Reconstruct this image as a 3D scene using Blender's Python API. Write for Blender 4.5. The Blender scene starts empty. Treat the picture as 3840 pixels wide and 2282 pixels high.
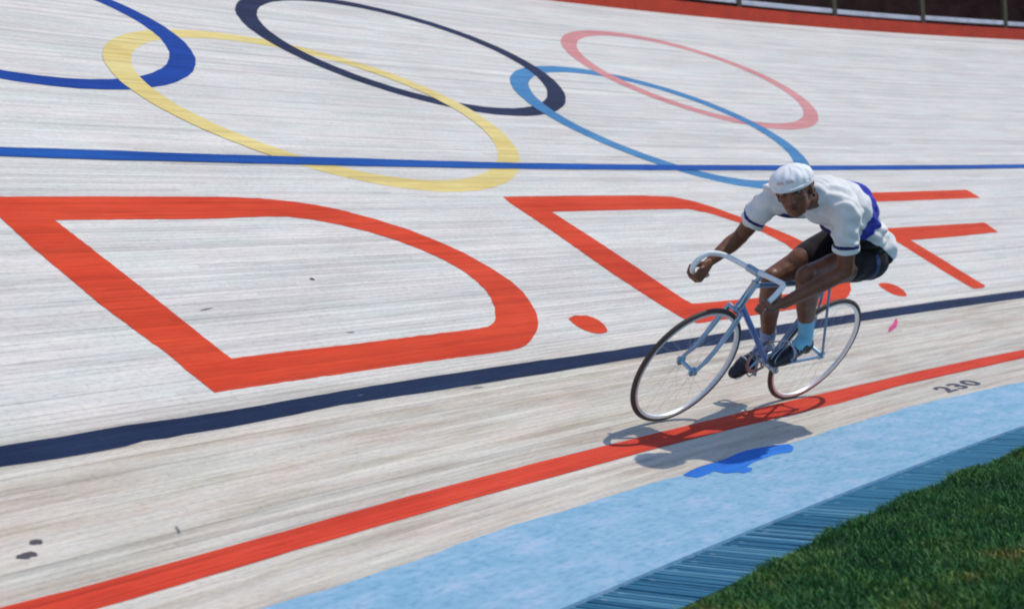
import bpy, bmesh, math, random
import numpy as np
from mathutils import Vector, Matrix
from mathutils.geometry import delaunay_2d_cdt

scene = bpy.context.scene
COL = scene.collection
rnd = random.Random(7)
nrg = np.random.default_rng(11)

# ------------------------------------------------------------------ camera
cam_d = bpy.data.cameras.new('camera')
cam = bpy.data.objects.new('camera', cam_d)
COL.objects.link(cam)
cr = Vector((0.60050182, -0.79648221, -0.07080711))
cu = Vector((0.10031715, -0.01281065, 0.99487304))
cf = Vector((0.79330576, 0.60452624, -0.07220801))
mw = Matrix((cr, cu, -cf)).transposed().to_4x4()
mw.translation = Vector((-4.67735, -2.54918, 0.98212))
cam.matrix_world = mw
cam_d.sensor_width = 36
cam_d.lens = 43.53
cam_d.shift_x = -0.17317
cam_d.shift_y = 0.04412
cam_d.clip_start = 0.05
cam_d.clip_end = 2000
cam_d.dof.use_dof = True
cam_d.dof.focus_distance = 6.1
cam_d.dof.aperture_fstop = 2.8
scene.camera = cam

# ------------------------------------------------------------------ daylight
SUN_AZ, SUN_EL = math.radians(-38), math.radians(59)
sdir = Vector((math.cos(SUN_AZ) * math.cos(SUN_EL), math.sin(SUN_AZ) * math.cos(SUN_EL), math.sin(SUN_EL)))
world = bpy.data.worlds.new('World')
scene.world = world
world.use_nodes = True
wn = world.node_tree
bg = wn.nodes['Background']
sky = wn.nodes.new('ShaderNodeTexSky')
sky.sky_type = 'NISHITA'
sky.sun_disc = False
sky.sun_elevation = SUN_EL
sky.sun_rotation = math.atan2(sdir.x, sdir.y)
sky.altitude = 2200
wn.links.new(sky.outputs[0], bg.inputs[0])
bg.inputs[1].default_value = 0.15
sl = bpy.data.lights.new('sun', 'SUN')
sl.energy = 2.15
sl.angle = math.radians(0.7)
sl.color = (1.0, 0.915, 0.79)
so = bpy.data.objects.new('sun', sl)
so.rotation_euler = (-sdir).to_track_quat('-Z', 'Y').to_euler()
COL.objects.link(so)
scene.view_settings.view_transform = 'Standard'
scene.view_settings.look = 'None'
scene.view_settings.exposure = 0.52
scene.view_settings.gamma = 1.0
scene.cycles.filter_width = 2.0
scene.cycles.max_bounces = 6

# ------------------------------------------------------------------ track measurements (metres: s along the bend, t up the banking)
LETTERS = [([(-1.851, 3.95), (-1.757, 3.955), (-1.295, 3.959), (-0.882, 3.957), (-0.637, 3.951), (-0.473, 3.935), (-0.295, 3.89), (-0.185, 3.846), (-0.065, 3.775), (0.085, 3.645), (0.21, 3.505), (0.304, 3.352), (0.374, 3.198), (0.423, 3.02), (0.446, 2.842), (0.43, 2.719), (0.383, 2.584), (0.338, 2.495), (0.269, 2.403), (0.194, 2.328), (0.108, 2.267), (0.018, 2.212), (-0.065, 2.18), (-0.17, 2.177), (-0.345, 2.177), (-0.764, 2.185), (-1.145, 2.183), (-1.461, 2.184), (-1.759, 2.181), (-1.771, 2.5), (-1.829, 2.907), (-1.856, 3.429), (-1.854, 3.738)], [(-1.639, 3.703), (-1.327, 3.701), (-0.919, 3.692), (-0.592, 3.707), (-0.45, 3.703), (-0.311, 3.658), (-0.188, 3.587), (-0.071, 3.496), (0.034, 3.387), (0.114, 3.27), (0.178, 3.133), (0.213, 2.999), (0.212, 2.864), (0.196, 2.769), (0.161, 2.678), (0.11, 2.587), (0.044, 2.5), (-0.016, 2.448), (-0.074, 2.423), (-0.135, 2.417), (-0.239, 2.415), (-0.609, 2.415), (-0.982, 2.412), (-1.266, 2.416), (-1.54, 2.415)]), ([(1.246, 3.941), (1.874, 3.945), (2.534, 3.94), (2.826, 3.911), (2.972, 3.834), (3.095, 3.719), (3.181, 3.594), (3.349, 3.394), (3.471, 3.198), (3.54, 2.987), (3.521, 2.789), (3.469, 2.621), (3.356, 2.456), (3.259, 2.368), (3.127, 2.285), (2.986, 2.231), (2.787, 2.207), (2.459, 2.207), (1.934, 2.194), (1.398, 2.187), (1.339, 2.268), (1.269, 2.827), (1.25, 3.444), (1.229, 3.85)], [(1.473, 3.7), (2.042, 3.704), (2.463, 3.702), (2.801, 3.697), (2.97, 3.604), (3.128, 3.425), (3.217, 3.28), (3.279, 3.084), (3.228, 2.839), (3.169, 2.656), (3.071, 2.532), (2.968, 2.459), (2.844, 2.415), (2.596, 2.403), (2.204, 2.398), (1.584, 2.414), (1.566, 2.489), (1.521, 3.104)]), ([(4.592, 3.912), (5.275, 3.925), (6.77, 3.941), (6.765, 3.749), (5.231, 3.737), (4.756, 3.73), (4.773, 3.236), (4.846, 3.234), (6.216, 3.242), (6.188, 3.049), (5.483, 3.019), (4.821, 3.007), (4.852, 2.661), (4.866, 2.202), (4.796, 2.167), (4.651, 2.171), (4.615, 3.037), (4.605, 3.47)], []), ([(0.507, 2.407), (0.54, 2.425), (0.579, 2.433), (0.656, 2.421), (0.686, 2.395), (0.698, 2.36), (0.694, 2.309), (0.671, 2.256), (0.651, 2.232), (0.605, 2.216), (0.565, 2.221), (0.531, 2.242), (0.508, 2.274), (0.494, 2.317), (0.493, 2.362)], []), ([(3.639, 2.4), (3.703, 2.409), (3.762, 2.399), (3.801, 2.373), (3.819, 2.33), (3.818, 2.281), (3.774, 2.212), (3.729, 2.185), (3.665, 2.198), (3.63, 2.226), (3.617, 2.271), (3.614, 2.338)], [])]
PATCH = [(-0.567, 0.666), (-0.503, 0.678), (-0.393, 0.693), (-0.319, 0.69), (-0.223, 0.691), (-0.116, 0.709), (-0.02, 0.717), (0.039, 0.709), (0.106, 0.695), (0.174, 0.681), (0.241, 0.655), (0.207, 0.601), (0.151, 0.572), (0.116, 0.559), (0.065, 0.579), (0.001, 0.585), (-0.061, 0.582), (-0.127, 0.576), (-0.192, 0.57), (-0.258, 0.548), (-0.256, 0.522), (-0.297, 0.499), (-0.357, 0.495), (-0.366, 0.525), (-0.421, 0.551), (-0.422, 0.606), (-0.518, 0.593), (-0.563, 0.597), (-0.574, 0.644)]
BLUE_U = [(-1.501, 4.541), (-0.951, 4.546), (-0.454, 4.534), (0.419, 4.532), (1.76, 4.514), (2.746, 4.515), (3.49, 4.523), (5.801, 4.541), (8.441, 4.556)]
BLUE_L = [(-1.551, 4.426), (-1.015, 4.415), (-0.52, 4.413), (0.341, 4.409), (1.675, 4.401), (2.66, 4.413), (3.39, 4.411), (5.687, 4.432), (8.314, 4.446)]
NAVY_U = [(-2.64, 2.047), (-2.437, 2.043), (-2.226, 2.05), (-1.771, 2.036), (-1.241, 2.053), (-0.456, 2.048), (0.512, 2.035), (2.968, 2.047), (4.232, 2.054), (5.242, 2.052)]
NAVY_L = [(-2.7, 1.925), (-2.506, 1.913), (-2.304, 1.913), (-2.199, 1.93), (-2.099, 1.916), (-2.046, 1.924), (-1.846, 1.92), (-1.325, 1.939), (-0.567, 1.92), (0.392, 1.917), (2.817, 1.932), (4.061, 1.935), (5.054, 1.927)]
RED_U = [(-3.115, 1.131), (-2.812, 1.118), (-2.397, 1.125), (-1.959, 1.133), (-1.289, 1.14), (-0.452, 1.141), (-0.083, 1.137), (1.483, 1.129), (2.129, 1.131), (3.705, 1.118)]
RED_L = [(-2.903, 0.973), (-2.506, 0.975), (-2.09, 0.977), (-1.438, 0.989), (-0.632, 0.986), (-0.266, 0.989), (1.231, 0.964), (1.909, 0.996), (3.455, 0.981)]
BAND_U = [(-2.618, 0.669), (-2.364, 0.653), (-2.08, 0.66), (-1.748, 0.681), (-1.601, 0.692), (-0.997, 0.68), (-0.693, 0.669), (-0.476, 0.659), (0.242, 0.666), (0.393, 0.668), (0.663, 0.68), (1.421, 0.683), (1.89, 0.664), (2.755, 0.617)]
RAILB = [(5.614, 9.671), (7.473, 9.751), (9.883, 9.783), (11.339, 9.796), (13.464, 9.862)]
NUM = [(2.022, 0.827), (2.459, 0.829), (1.842, 0.704), (2.29, 0.901)]
SCUFF = [[(-2.862, 1.444), (-2.826, 1.444), 0.02], [(-2.936, 1.382), (-2.871, 1.382), 0.022], [(-1.446, 2.812), (-1.382, 2.826), 0.008], [(-0.744, 3.03), (-0.73, 3.008), 0.012], [(-0.622, 1.896), (-0.561, 1.892), 0.008], [(-0.884, 2.515), (-0.841, 2.51), 0.008], [(-2.452, 1.341), (-2.474, 1.288), 0.008]]
RINGS = [[-0.671, 7.06, 1.16, 1.44, 0.0], [0.911, 5.555, 1.191, 1.446, -0.024], [2.519, 7.092, 1.165, 1.471, -0.034], [4.142, 5.545, 1.175, 1.43, 0.044], [5.681, 7.043, 1.174, 1.475, -0.058]]
R0 = 36.501
A0, A1, A2, TM = math.radians(0.188), math.radians(32.52), math.radians(-3.756), 2.632
_tt = np.linspace(-1, 14, 1501)
_u = np.clip(_tt / TM, 0, 1)
_u = _u * _u * (3 - 2 * _u) * .5 + _u * .5
_a = A0 + (A1 - A0) * _u + A2 * (np.clip(_tt / TM, 0, 2) - 1)
_dt = _tt[1] - _tt[0]
_X = np.concatenate([[0], np.cumsum((np.cos(_a[1:]) + np.cos(_a[:-1])) / 2 * _dt)])
_Z = np.concatenate([[0], np.cumsum((np.sin(_a[1:]) + np.sin(_a[:-1])) / 2 * _dt)])
_X -= np.interp(0, _tt, _X); _Z -= np.interp(0, _tt, _Z)

def surf(s, t, h=0.0):
    """point on the banked track, h metres above its surface"""
    s = np.asarray(s, float); t = np.asarray(t, float)
    x = np.interp(t, _tt, _X); z = np.interp(t, _tt, _Z); a = np.interp(t, _tt, _a)
    x = x - np.sin(a) * h; z = z + np.cos(a) * h
    ph = s / R0; rho = R0 + x
    return np.stack([rho * np.sin(ph), rho * np.cos(ph) - R0, z + 0 * ph], -1)

def tag(o, label=None, cat=None, group=None, kind=None):
    if label: o['label'] = label
    if cat: o['category'] = cat
    if group: o['group'] = group
    if kind: o['kind'] = kind
    return o

def mk(name, verts, faces, mat=None, parent=None, uv=None, smooth=False, mats=None, midx=None):
    me = bpy.data.meshes.new(name)
    me.from_pydata([tuple(v) for v in verts], [], faces)
    if uv is not None:
        l = me.uv_layers.new(name='st')
        vi = np.empty(len(me.loops), dtype=np.int32); me.loops.foreach_get('vertex_index', vi)
        l.data.foreach_set('uv', np.asarray(uv, dtype=np.float32)[vi].ravel())
    for m in (mats or [mat]):
        if m: me.materials.append(m)
    if midx is not None: me.polygons.foreach_set('material_index', midx)
    if smooth: me.polygons.foreach_set('use_smooth', [True] * len(me.polygons))
    me.update()
    o = bpy.data.objects.new(name, me)
    COL.objects.link(o)
    if parent: o.parent = parent
    return o

def empty(name, mat=None):
    o = bpy.data.objects.new(name, None)
    COL.objects.link(o)
    o.empty_display_size = .1
    if mat is not None: o.matrix_world = mat
    return o

# ------------------------------------------------------------------ materials
class NT:
    def __init__(self, name, rough=.6, spec=.3):
        self.m = bpy.data.materials.new(name); self.m.use_nodes = True
        self.t = self.m.node_tree; self.b = self.t.nodes['Principled BSDF']
        self.b.inputs['Roughness'].default_value = rough
        self.b.inputs['Specular IOR Level'].default_value = spec
    def n(self, typ, **kw):
        nd = self.t.nodes.new('ShaderNode' + typ)
        for k, v in kw.items():
            if k.startswith('i_'):
                key = k[2:]
                nd.inputs[int(key) if key.isdigit() else key].default_value = v
            else: setattr(nd, k, v)
        return nd
    def l(self, a, b): self.t.links.new(a, b)
    def math(self, op, a, b=None, clamp=False):
        nd = self.n('Math', operation=op, use_clamp=clamp)
        for i, v in enumerate((a, b)):
            if v is None: continue
            if isinstance(v, (int, float)): nd.inputs[i].default_value = v
            else: self.l(v, nd.inputs[i])
        return nd.outputs[0]
    def noise(self, vec, scale, detail=3, rough=.55, sc=None):
        if sc is not None:
            mp = self.n('Mapping'); mp.inputs['Scale'].default_value = sc
            self.l(vec, mp.inputs['Vector']); vec = mp.outputs[0]
        nd = self.n('TexNoise'); nd.inputs['Scale'].default_value = scale
        nd.inputs['Detail'].default_value = detail; nd.inputs['Roughness'].default_value = rough
        self.l(vec, nd.inputs['Vector']); return nd.outputs['Fac']
    def ramp(self, fac, stops):
        nd = self.n('ValToRGB'); e = nd.color_ramp.elements
        while len(e) < len(stops): e.new(.5)
        for k, (p, c) in enumerate(stops): e[k].position = p; e[k].color = (*c, 1)
        self.l(fac, nd.inputs[0]); return nd.outputs[0]
    def mix(self, fac, a, b, typ='MIX'):
        nd = self.n('Mix', data_type='RGBA', blend_type=typ)
        for i, v in ((0, fac), (6, a), (7, b)):
            if isinstance(v, (int, float)): nd.inputs[i].default_value = v
            elif isinstance(v, tuple): nd.inputs[i].default_value = (*v, 1)
            else: self.l(v, nd.inputs[i])
        return nd.outputs[2]
    def bump(self, h, strength, dist):
        nd = self.n('Bump'); nd.inputs['Strength'].default_value = strength; nd.inputs['Distance'].default_value = dist
        self.l(h, nd.inputs['Height']); self.l(nd.outputs[0], self.b.inputs['Normal'])
    def color(self, c):
        if isinstance(c, tuple): self.b.inputs['Base Color'].default_value = (*c, 1)
        else: self.l(c, self.b.inputs['Base Color'])
        return self.m

def plain(name, col, rough=.5, spec=.4, var=.12, scale=30, metal=0, bump=0):
    k = NT(name, rough, spec); k.b.inputs['Metallic'].default_value = metal
    tc = k.n('TexCoord').outputs['Object']
    f = k.noise(tc, scale, 4)
    c = k.ramp(f, [(.3, tuple(v * (1 - var) for v in col)), (.7, tuple(min(1, v * (1 + var)) for v in col))])
    if bump: k.bump(f, .6, bump)
    return k.color(c)

def painted(name, cols, wear=.25, under=(.60, .57, .52), grain=1.0, wearscale=1.0):
    """paint or bare weathered timber, streaked along the boards; uv = (s,t) in metres"""
    k = NT(name, .75, .12)
    uv = k.n('UVMap', uv_map='st').outputs[0]
    fine = k.noise(uv, 1.0, 5, .6, (5.0, 125.0, 1))
    mid = k.noise(uv, 1.0, 4, .55, (.9, 26.0, 1))
    big = k.noise(uv, 1.0, 5, .62, (1.1, 2.6, 1))
    spk = k.noise(uv, 1.0, 2, .5, (26.0, 60.0, 1))
    base = k.ramp(big, [(.3, cols[0]), (.7, cols[1])])
    st = k.ramp(fine, [(.25, (.66, .66, .68)), (.5, (1, 1, 1)), (.8, (1.08, 1.07, 1.05))])
    c = k.mix(.75 * grain, base, st, 'MULTIPLY')
    st2 = k.ramp(mid, [(.28, (.76, .755, .76)), (.48, (1, 1, 1)), (.75, (1.06, 1.05, 1.03))])
    c = k.mix(.7 * grain, c, st2, 'MULTIPLY')
    sp = k.ramp(spk, [(.24, (.55, .56, .58)), (.33, (1, 1, 1))])
    c = k.mix(.5, c, sp, 'MULTIPLY')
    if wear:
        wf = k.math('MULTIPLY', k.math('GREATER_THAN', k.noise(uv, 1.0, 6, .7, (9.0 * wearscale, 50.0 * wearscale, 1)), .69), wear)
        c = k.mix(wf, c, under)
    sp_ = k.n('SeparateXYZ'); k.l(uv, sp_.inputs[0])
    row_ = k.math('FLOOR', k.math('MULTIPLY', k.math('SUBTRACT', sp_.outputs[1], .6), 1 / .032))
    w1 = k.n('TexWhiteNoise', noise_dimensions='1D'); k.l(row_, w1.inputs['W'])
    sg_ = k.math('ADD', k.math('MULTIPLY', sp_.outputs[0], .31), k.math('MULTIPLY', w1.outputs['Value'], 13.0))
    cb_ = k.n('CombineXYZ'); k.l(row_, cb_.inputs[0]); k.l(k.math('FLOOR', sg_), cb_.inputs[1])
    w2 = k.n('TexWhiteNoise', noise_dimensions='2D'); k.l(cb_.outputs[0], w2.inputs['Vector'])
    c = k.mix(1.0, c, k.ramp(w2.outputs['Value'], [(0, (.86, .85, .85)), (.35, (.96, .96, .96)), (1, (1.05, 1.045, 1.03))]), 'MULTIPLY')
    jn_ = k.math('LESS_THAN', k.math('FRACT', sg_), .0011)
    c = k.mix(k.math('MULTIPLY', jn_, .3), c, (.12, .11, .10))
    k.bump(k.math('ADD', fine, k.math('MULTIPLY', mid, .6)), .35, .002)
    return k

# bare boards: each board (an object) gets its own tone
k = painted('weathered_board', [(.56, .54, .50), (.655, .64, .595)], 0)
src = k.b.inputs['Base Color']
uvn = k.n('UVMap', uv_map='st').outputs[0]
sep = k.n('SeparateXYZ'); k.l(uvn, sep.inputs[0])
rn = k.n('ObjectInfo').outputs['Random']
last = [n for n in k.t.nodes if n.type == 'MIX'][-1].outputs[2]
# lower boards are barer and yellower timber, upper ones limewashed
low = k.math('MULTIPLY', k.math('SUBTRACT', 2.25, sep.outputs[1]), 3.0, True)
warm = k.ramp(k.noise(uvn, 1.0, 5, .6, (1.3, 14.0, 1)), [(.32, (.66, .57, .47)), (.5, (.88, .83, .76)), (.68, (.97, .94, .89))])
c = k.mix(k.math('MULTIPLY', low, .85), last, k.mix(1.0, last, warm, 'MULTIPLY'))
seg = k.math('FLOOR', k.math('ADD', k.math('MULTIPLY', sep.outputs[0], .27), k.math('MULTIPLY', rn, 9.0)))
wnz = k.n('TexWhiteNoise', noise_dimensions='2D'); cmb = k.n('CombineXYZ'); k.l(seg, cmb.inputs[0]); k.l(k.math('MULTIPLY', rn, 51.0), cmb.inputs[1]); k.l(cmb.outputs[0], wnz.inputs['Vector'])
tone = k.ramp(wnz.outputs['Value'], [(0, (.95, .95, .95)), (.5, (.98, .98, .98)), (1, (1.03, 1.03, 1.02))])
c = k.mix(1.0, c, tone, 'MULTIPLY')
# dark grime specks
gs = k.ramp(k.noise(uvn, 1.0, 3, .6, (11.0, 24.0, 1)), [(.2, (.5, .5, .52)), (.27, (1, 1, 1))])
c = k.mix(.6, c, gs, 'MULTIPLY')
gr = k.ramp(k.noise(uvn, 1.0, 4, .75, (34.0, 60.0, 1)), [(.30, (.76, .76, .78)), (.5, (1, 1, 1)), (.72, (1.10, 1.10, 1.06))])
c = k.mix(.8, c, gr, 'MULTIPLY')
pk = k.ramp(k.noise(uvn, 1.0, 3, .5, (2.0, 5.0, 1)), [(.35, (1.03, .985, .99)), (.65, (.975, 1.0, .99))])
c = k.mix(1.0, c, pk, 'MULTIPLY')
M_BOARD = k.color(c)

def paint_mat(name, a, b, wear=.5, grain=1.15, ws=1.0):
    k = painted(name, [a, b], wear, grain=grain, wearscale=ws)
    last = [n for n in k.t.nodes if n.type == 'MIX'][-1].outputs[2]
    return k.color(last)
M_ORANGE = paint_mat('orange_red_paint', (.52, .040, .013), (.65, .068, .025), .25)
M_RED = paint_mat('red_line_paint', (.53, .038, .017), (.64, .070, .034), .25)
M_NAVY = paint_mat('navy_paint', (.007, .016, .045), (.016, .032, .085), .22)
M_BLUE = paint_mat('mid_blue_paint', (.008, .060, .28), (.014, .10, .38), .15)
M_RBLUE = paint_mat('ring_blue_paint', (.008, .042, .24), (.012, .06, .30), .1)
M_RYEL = paint_mat('ring_yellow_paint', (.62, .47, .15), (.72, .60, .26), .4)
M_RBLK = paint_mat('ring_black_paint', (.014, .020, .05), (.026, .036, .085), .15)
M_RCYAN = paint_mat('ring_pale_blue_paint', (.05, .18, .37), (.08, .24, .44), .35)
M_RRED = paint_mat('ring_faded_red_paint', (.54, .21, .21), (.62, .29, .28), .5)
M_STAIN = paint_mat('black_stain', (.06, .052, .06), (.11, .10, .11), .3)
M_STAIN2 = paint_mat('grey_scuff', (.16, .155, .16), (.25, .24, .25), .3)
M_NUM = paint_mat('stencil_grey_paint', (.06, .065, .09), (.10, .10, .13), .9, ws=1.6)
M_GREY = paint_mat('pale_grey_line', (.42, .42, .46), (.5, .5, .54), .9)
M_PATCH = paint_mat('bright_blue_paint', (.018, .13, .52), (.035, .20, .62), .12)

k = NT('pale_blue_concrete_paint', .7, .25)
uv = k.n('UVMap', uv_map='st').outputs[0]
b1 = k.noise(uv, 1, 5, .65, (5, 9, 1)); b2 = k.noise(uv, 1, 4, .6, (24, 36, 1)); b3 = k.noise(uv, 1, 2, .5, (1.1, 2.0, 1))
c = k.ramp(b1, [(.3, (.105, .30, .43)), (.5, (.18, .37, .50)), (.7, (.32, .435, .56))])
c = k.mix(k.math('MULTIPLY', b3, .5), c, (.34, .45, .57))
sp = k.ramp(b2, [(.28, (.40, .66, .78)), (.47, (.96, .98, 1)), (.75, (1.22, 1.10, 1.06))])
c = k.mix(.75, c, sp, 'MULTIPLY'); k.bump(b2, .5, .003)
M_BAND = k.color(c)

k = NT('dark_blue_board_paint', .7, .15)
uv = k.n('UVMap', uv_map='st').outputs[0]
b1 = k.noise(uv, 1, 4, .6, (90, 7, 1)); b2 = k.noise(uv, 1, 3, .6, (12, 12, 1))
rn = k.n('ObjectInfo').outputs['Random']
c = k.ramp(rn, [(0, (.020, .105, .19)), (.5, (.035, .155, .26)), (1, (.10, .27, .37))])
c = k.mix(.8, c, k.ramp(b1, [(.3, (.55, .6, .68)), (.55, (1, 1, 1)), (.8, (1.4, 1.3, 1.2))]), 'MULTIPLY')
c = k.mix(k.math('MULTIPLY', k.math('GREATER_THAN', b2, .66), .3), c, (.30, .42, .48))
k.bump(b1, .5, .002)
M_DKBL = k.color(c)
M_DKBL2 = M_DKBL.copy(); M_DKBL2.name = 'mid_blue_board_paint'
for nd in M_DKBL2.node_tree.nodes:
    if nd.type == 'VALTORGB' and nd.inputs[0].links and nd.inputs[0].links[0].from_node.type == 'OBJECT_INFO':
        for e_, c_ in zip(nd.color_ramp.elements, ((.022, .125, .215), (.027, .145, .24), (.036, .165, .27))): e_.color = (*c_, 1)
M_PEACH = paint_mat('peach_paint', (.62, .30, .20), (.72, .38, .27), .5)
M_SUB = plain('dark_joist_timber', (.10, .09, .08), .9, .1)

k = NT('turf', .9, .1)
tc = k.n('TexCoord').outputs['Object']
f1 = k.noise(tc, 2.2, 5, .6); f2 = k.noise(tc, 9, 4, .6)
c = k.ramp(f1, [(.3, (.010, .04, .010)), (.55, (.018, .055, .014)), (.75, (.06, .065, .018))])
c = k.mix(.7, c, k.ramp(f2, [(.3, (.5, .5, .5)), (.7, (1.2, 1.2, 1.1))]), 'MULTIPLY')
M_TURF = k.color(c)
k = NT('grass_blade', .55, .25)
geo = k.n('NewGeometry').outputs['Position']
at = k.n('Attribute', attribute_name='tone', attribute_type='GEOMETRY').outputs['Fac']
f1 = k.noise(geo, 2.4, 4, .6)
c = k.ramp(f1, [(.34, (.022, .10, .030)), (.5, (.045, .165, .045)), (.60, (.085, .19, .045)), (.70, (.26, .21, .06))])
c = k.mix(.9, c, k.ramp(at, [(0, (.45, .5, .5)), (.6, (1, 1, 1)), (.93, (1.5, 1.4, 1.1)), (1, (4.0, 2.6, 1.6))]), 'MULTIPLY')
c = k.mix(.85, c, k.ramp(k.noise(geo, 7.0, 4, .65), [(.32, (.45, .55, .5)), (.5, (1, 1, 1)), (.68, (1.7, 1.35, 1.1))]), 'MULTIPLY')
M_BLADE = k.color(c)
k.b.inputs['Subsurface Weight'].default_value = 0

# ------------------------------------------------------------------ setting: ground, track base
gs_ = 900
ground = mk('ground', [(-gs_, -gs_, -.075), (gs_, -gs_, -.075), (gs_, gs_, -.075), (-gs_, gs_, -.075)], [(0, 1, 2, 3)], M_TURF)
tag(ground, 'dark green infield turf spreading away from the banked track', kind='structure')

S0, S1, DS = -9.0, 34.0, .25
T0, T1 = .60, 9.80
PITCH = .032
svals = np.arange(S0, S1 + 1e-6, DS)

track = empty('track')
tag(track, 'banked velodrome track of long pale weathered boards with painted markings', kind='structure')

def sheet(name, slist, tlist, h, mat, parent=None, skirt=0):
    S, T = np.meshgrid(slist, tlist)
    V = surf(S, T, h).reshape(-1, 3); uvv = np.stack([S.ravel(), T.ravel()], -1)
    ns, nt = len(slist), len(tlist)
    F = [(j * ns + i, j * ns + i + 1, (j + 1) * ns + i + 1, (j + 1) * ns + i) for j in range(nt - 1) for i in range(ns - 1)]
    return mk(name, V, F, mat, parent, uvv, smooth=True)

sheet('deck_base', svals, np.linspace(-.02, T1 + .05, 60), -.014, M_SUB, track)

nrow = int((T1 - T0) / PITCH)
rows = [T0 + k_ * PITCH for k_ in range(nrow + 1)]
gapw = [(.0006 + .0016 * rnd.random() ** 3) * (1 if r_ < 2.3 else .8) for r_ in rows]
ns = len(svals)
for k_ in range(nrow):
    ta, tb = rows[k_] + gapw[k_] / 2, rows[k_ + 1] - gapw[k_ + 1] / 2
    hj = rnd.uniform(-.0004, .0004)
    prof_ = [(ta, hj - .012), (ta, hj - .0005), (ta + .0008, hj), (tb - .0008, hj), (tb, hj - .0005), (tb, hj - .012)]
    V = np.concatenate([surf(svals, np.full(ns, t_), h_) for t_, h_ in prof_])
    U = np.concatenate([np.stack([svals, np.full(ns, t_)], -1) for t_, h_ in prof_])
    F = []
    for j in range(5):
        for i in range(ns - 1):
            F.append((j * ns + i, j * ns + i + 1, (j + 1) * ns + i + 1, (j + 1) * ns + i))
    mk('plank', V, F, M_BOARD, track, U)

# ---- painted markings: split along the same board joints
def edge_fn(pts):
    p = sorted(pts); x = [q[0] for q in p]; y = [q[1] for q in p]
    return lambda s: np.interp(s, x, y)

def wob(s, seed, amp=.004):
    return amp * (np.sin(s * 3.1 + seed) + .6 * np.sin(s * 7.7 + seed * 2.3) + .5 * np.sin(s * 17.3 + seed * 5.1) + .35 * np.sin(s * 41 + seed)) / 2

def line_sheet(name, lo, hi, label, mat, h=.002, s0=S0, s1=S1, seed=1, parent=track, step=.08, flat=False):
    s = np.arange(s0, s1, step)
    lo_, hi_ = lo(s) + wob(s, seed), hi(s) + wob(s, seed + 4)
    V, U, F = [], [], []
    kk = [i for i in range(len(rows)) if rows[i] > lo_.min() - PITCH and rows[i] < hi_.max() + PITCH]
    bands = [(rows[i] + gapw[i] / 2, rows[i + 1] - gapw[i + 1] / 2) for i in kk[:-1]] if not flat else [(-9, 99)]
    for a_, b_ in bands:
        ya, yb = np.clip(lo_, a_, b_), np.clip(hi_, a_, b_)
        if (yb - ya).max() < 1e-4: continue
        base = len(V)
        A = surf(s, ya, h); B_ = surf(s, yb, h)
        V += list(A) + list(B_); U += list(zip(s, ya)) + list(zip(s, yb))
        n_ = len(s)
        for i in range(n_ - 1):
            if yb[i] - ya[i] > 1e-5 or yb[i + 1] - ya[i + 1] > 1e-5:
                F.append((base + i, base + i + 1, base + n_ + i + 1, base + n_ + i))
    o = mk(name, V, F, mat, parent, np.array(U))
    if label: o['label'] = label
    return o

def inside(px, py, poly):
    poly = np.array(poly); x0, y0 = poly[:, 0], poly[:, 1]; x1, y1 = np.roll(x0, -1), np.roll(y0, -1)
    c_ = ((y0[None] > py[:, None]) != (y1[None] > py[:, None])) & (px[:, None] < (x1 - x0)[None] * (py[:, None] - y0[None]) / (y1 - y0 + 1e-12)[None] + x0[None])
    return c_.sum(1) % 2 == 1

def poly_sheet(name, polys, label, mat, h=.002, parent=track, joints=True, hf=None):
    pts, edges = [], []
    for p in polys:
        b_ = len(pts); n_ = len(p)
        pts += [Vector(q) for q in p]; edges += [(b_ + i, b_ + (i + 1) % n_) for i in range(n_)]
    P_ = np.array([q for p in polys for q in p])
    smin, smax, tmin, tmax = P_[:, 0].min() - .01, P_[:, 0].max() + .01, P_[:, 1].min(), P_[:, 1].max()
    lines_ = []
    if joints:
        for r_, g_ in zip(rows, gapw):
            for v in (r_ - g_ / 2, r_ + g_ / 2):
                if tmin < v < tmax: lines_.append(v)
    for v in lines_:
        b_ = len(pts); pts += [Vector((smin, v)), Vector((smax, v))]; edges.append((b_, b_ + 1))
    sv = smin + .1237
    while sv < smax:
        b_ = len(pts); pts += [Vector((sv, tmin - .01)), Vector((sv, tmax + .01))]; edges.append((b_, b_ + 1)); sv += .25
    vo, eo, fo, _, _, _ = delaunay_2d_cdt(pts, edges, [], 0, 1e-5)
    V2 = np.array([tuple(v) for v in vo]); F2 = [tuple(f) for f in fo]
    cen = np.array([V2[list(f)].mean(0) for f in F2])
    keep = np.zeros(len(F2), int)
    for p in polys: keep += inside(cen[:, 0], cen[:, 1], p)
    ok = keep % 2 == 1
    if joints:
        ji = np.clip(np.round((cen[:, 1] - T0) / PITCH).astype(int), 0, len(rows) - 1); ok &= np.abs(cen[:, 1] - np.array(rows)[ji]) > np.array(gapw)[ji] * .49
    F2 = [f for f, k2 in zip(F2, ok) if k2]
    used = sorted({i for f in F2 for i in f}); mp = {u_: i for i, u_ in enumerate(used)}
    V2 = V2[used]; F2 = [tuple(mp[i] for i in f) for f in F2]
    hh = h if hf is None else hf(V2[:, 0], V2[:, 1])
    o = mk(name, surf(V2[:, 0], V2[:, 1], hh), F2, mat, parent, V2)
    # all faces up
    me = o.data; bm = bmesh.new(); bm.from_mesh(me)
    flip = [f for f in bm.faces if f.normal.z < 0]
    bmesh.ops.reverse_faces(bm, faces=flip); bm.to_mesh(me); bm.free()
    if label: o['label'] = label
    return o

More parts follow.
